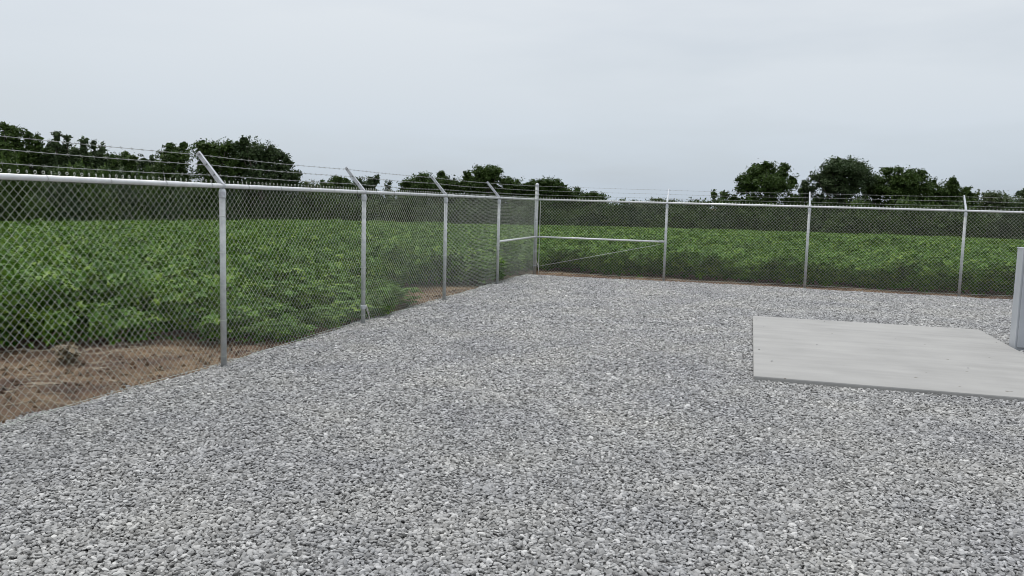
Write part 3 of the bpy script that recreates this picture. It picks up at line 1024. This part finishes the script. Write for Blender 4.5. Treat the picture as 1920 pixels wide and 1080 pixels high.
TREES = [
 (97, 165, [(88, 296, 30, 20), (140, 298, 30, 16), (190, 302, 30, 16), (228, 308, 24, 14), (160, 316, 60, 18), (292, 318, 18, 14)], 'wide dark tree mass standing behind the spire-topped trees of the left group', None, .28, 1.15),
 (88, -30, [(-28, 300, 42, 45), (-10, 275, 16, 18)], 'dark tree cut off by the left frame edge', None, .32, 1.0),
 (89, 22, [(24, 251, 19, 16), (14, 280, 26, 22), (34, 300, 28, 24)], 'tallest dark tree at far left with a rounded top clump', None, .30, 1.05),
 (90, 62, [(52, 258, 11, 14), (70, 264, 11, 14), (61, 288, 24, 24), (84, 292, 16, 16)], 'dark twin-topped tree beside the tallest one at far left', None, .28, 1.0),
 (90, 103, [(107, 258, 6, 15), (96, 274, 9, 9), (107, 276, 9, 10), (104, 298, 19, 16)], 'dark tree with one thin spire top in the left group', B_, .26, .95),
 (91, 127, [(127, 262, 6, 12), (121, 277, 5, 8), (141, 302, 14, 12), (127, 292, 12, 15)], 'narrow dark tree right of the spire-topped one', B_, .26, .95),
 (91, 157, [(158, 267, 8, 14), (157, 288, 10, 14), (141, 287, 7, 9)], 'narrow upright dark tree in the middle of the left group', B_, .26, .9),
 (92, 184, [(176, 274, 5, 12), (192, 280, 7, 12), (184, 302, 17, 13)], 'dark tree with two ragged spires in the left group', B_, .26, .85),
 (93, 230, [(213, 300, 12, 12), (240, 300, 15, 13), (228, 315, 24, 15)], 'low rounded tree between the spires and the gap in the left group', None, .27, 1.0),
 (95, 275, [(268, 303, 9, 12), (284, 302, 7, 14), (275, 318, 16, 13)], 'thin see-through tree in the low gap of the left group', B_, .25, .6),
 (92, 328, [(320, 279, 11, 15), (345, 276, 9, 11), (308, 292, 12, 12), (335, 302, 26, 22)], 'dark tree with two tufted tops left of the nearest barbed wire arm', None, .28, 1.0),
 (90, 402, [(404, 284, 34, 17), (384, 277, 15, 12), (432, 274, 13, 11), (400, 315, 40, 32), (446, 312, 20, 26)], 'broad dark tree directly behind the nearest barbed wire arm', None, .30, 1.1),
 (90, 492, [(476, 288, 30, 23), (505, 290, 20, 18), (525, 312, 22, 20), (544, 308, 10, 6), (543, 334, 17, 17), (490, 335, 40, 32), (550, 354, 13, 10), (455, 296, 14, 16), (520, 350, 30, 22)], 'big feathery grey-green tree at the right end of the left group', B_, .26, .85),
 (97, 584, [(582, 352, 14, 8)], 'small yellow-green tree in the gap beside the big feathery one', P_, .26, .8),
 (108, 636, [(634, 341, 15, 11), (613, 352, 15, 11), (642, 362, 30, 16)], 'small rounded tree left of the second post arm', None, .30, 1.0),
 (110, 690, [(671, 340, 11, 10), (697, 340, 12, 11), (707, 336, 5, 11), (684, 358, 26, 14)], 'small lumpy tree right of the second post arm', B_, .28, .9),
 (112, 729, [(728, 350, 10, 12), (722, 362, 9, 8)], 'thin pale see-through tree alone in the gap between second and third posts', B_, .24, .45),
 (110, 792, [(792, 345, 30, 15), (768, 357, 20, 13), (810, 350, 24, 16)], 'dark dome-shaped tree left of the third post', None, .30, 1.1),
 (112, 834, [(829, 338, 15, 13), (826, 328, 5, 6), (845, 350, 14, 12)], 'dark peaked tree just right of the third post arm', None, .28, 1.0),
 (113, 854, [(852, 338, 4, 8), (853, 352, 9, 10)], 'tiny thin spindly treetop between the third and fourth posts', B_, .22, .6),
 (112, 876, [(876, 328, 7, 9), (876, 341, 14, 12)], 'conical dark tree hugging the tall round-headed tree', None, .26, 1.2),
 (112, 912, [(912, 327, 25, 15), (900, 321, 11, 9), (922, 320, 13, 10), (925, 338, 13, 12), (903, 342, 18, 14)], 'tall round-headed dark tree above the fourth post arm', None, .28, 1.35),
 (112, 956, [(943, 340, 9, 9), (963, 346, 16, 12), (950, 358, 22, 12)], 'mid-height dark tree between the round-headed tree and corner post', None, .28, 1.0),
 (113, 1000, [(996, 350, 16, 10), (1006, 358, 16, 12), (974, 358, 16, 12), (985, 364, 14, 10)], 'low dark tree directly behind the corner post', None, .28, 1.0),
 (111, 1036, [(1027, 346, 19, 11), (1050, 351, 14, 12), (1040, 362, 27, 14), (1068, 364, 9, 9)], 'rounded green tree just right of the corner post', None, .30, 1.1),
 (112, 1104, [(1082, 359, 8, 9), (1108, 367, 14, 6), (1124, 372, 15, 8), (1098, 375, 26, 9)], 'low sloping tree at the right end of the middle group', None, .27, 1.0),
 (110, 1236, [(1235, 381, 25, 6), (1205, 386, 22, 5), (1262, 381, 13, 5)], 'low bushy tree barely topping the back fence rail behind its first post', P_, .27, .9),
 (104, 1305, [(1305, 386, 22, 6), (1284, 390, 18, 6)], 'low scrubby tree under the back rail, left of the tufted one', None, .27, .9),
 (98, 1354, [(1338, 367, 7, 9), (1357, 366, 10, 10), (1378, 372, 12, 8), (1358, 382, 26, 9)], 'small tufted tree standing left of the open-crowned tree', None, .26, .75),
 (97, 1436, [(1428, 322, 25, 16), (1464, 327, 19, 18), (1402, 336, 17, 10), (1396, 354, 15, 12), (1482, 341, 12, 14), (1440, 346, 42, 22)], 'open-crowned tree leading the right-hand group', None, .26, .95),
 (99, 1512, [(1511, 346, 10, 8), (1508, 360, 14, 10)], 'small tree wedged between the two big crowns at right', B_, .26, .8),
 (97, 1580, [(1577, 318, 42, 17), (1546, 334, 22, 16), (1612, 328, 19, 18), (1580, 346, 50, 26)], 'widest domed grey-green tree behind the second post of the back fence', B_, .28, 1.05),
 (99, 1644, [(1643, 342, 14, 10), (1640, 358, 20, 13)], 'low tree filling the notch right of the domed tree', None, .28, 1.0),
 (97, 1692, [(1663, 321, 13, 9), (1684, 318, 9, 7), (1690, 338, 34, 17), (1714, 332, 17, 11), (1690, 356, 40, 16)], 'ragged dark tree with an overhanging left top in the right group', None, .28, 1.1),
 (98, 1745, [(1743, 350, 13, 13), (1752, 345, 9, 9)], 'sloping dark tree between the ragged tree and the third back post', None, .27, 1.0),
 (97, 1782, [(1783, 348, 14, 11), (1778, 362, 20, 12)], 'small round tree left of the third back post', None, .27, 1.0),
 (97, 1811, [(1811, 359, 11, 10), (1812, 372, 15, 10)], 'small dark round tree right behind the third back post', None, .26, 1.1),
 (99, 1836, [(1832, 368, 8, 10), (1846, 370, 5, 10)], 'thin pale tree just right of the third back post', P_, .24, .55),
 (97, 1872, [(1870, 373, 22, 11), (1885, 382, 18, 10)], 'low rounded green tree near the right frame edge', P_, .27, 1.0),
 (99, 1926, [(1922, 362, 9, 12), (1932, 372, 20, 14)], 'dark tree cut off by the right frame edge', B_, .27, .9),
]
for i, (D, bx, bl, lab, m, lf, dn) in enumerate(TREES):
    tree(D, bx, bl, lab, m, lf * .8, dn * 1.15, True, 40 + i)

# thicket filling the foot of the tree line, and a lower far wood beyond
def shrub(i, m):
    r_ = np.random.default_rng(60 + i)
    bl = [(np.array([r_.uniform(-1, 1), r_.uniform(-1, 1), r_.uniform(.5, 1.5)]), (r_.uniform(.8, 1.2),) * 3, .9) for _ in range(5)]
    return crown_mesh(bl, 80 + i, m, .24, 1.0, 'shrub')
SHR = [shrub(0, M_TREE), shrub(1, M_TREE), shrub(2, M_TREEB), shrub(3, M_TREE)]
TP = []
for az in np.linspace(-.64, .64, 330):
    D = float(d_far(az)) + rng.uniform(.6, 9)
    x, y = D * math.sin(az), D * math.cos(az)
    hgt = np.interp(az, [-.6, -.3, -.2, .1, .2, .6], [1.9, 1.9, 1.35, 1.25, 1.3, 1.5])
    TP.append((x, y, float(ground_z(x, y)) - .2, hgt * rng.uniform(.6, 1.3)))
TP = np.array(TP)
scatter('thicket', TP[:, :3], np.stack([np.zeros(len(TP)), np.zeros(len(TP)), rng.uniform(0, 6.28, len(TP))], -1),
        np.stack([np.ones(len(TP)) * 1.15, np.ones(len(TP)) * 1.15, TP[:, 3]], -1), SHR,
        'dark tangled undergrowth filling the foot of the tree line', 'undergrowth')
FW = []
for az in np.linspace(-.6, .6, 260):
    D = rng.uniform(235, 275)
    x, y = D * math.sin(az), D * math.cos(az)
    FW.append((x, y, float(ground_z(x, y)) - .2, rng.uniform(1.1, 1.9)))
FW = np.array(FW)
scatter('far_wood', FW[:, :3], np.stack([np.zeros(len(FW)), np.zeros(len(FW)), rng.uniform(0, 6.28, len(FW))], -1),
        np.stack([np.ones(len(FW)) * 2, np.ones(len(FW)) * 2, FW[:, 3]], -1), SHR,
        'low far wood seen through the gaps in the tree line', 'wood')
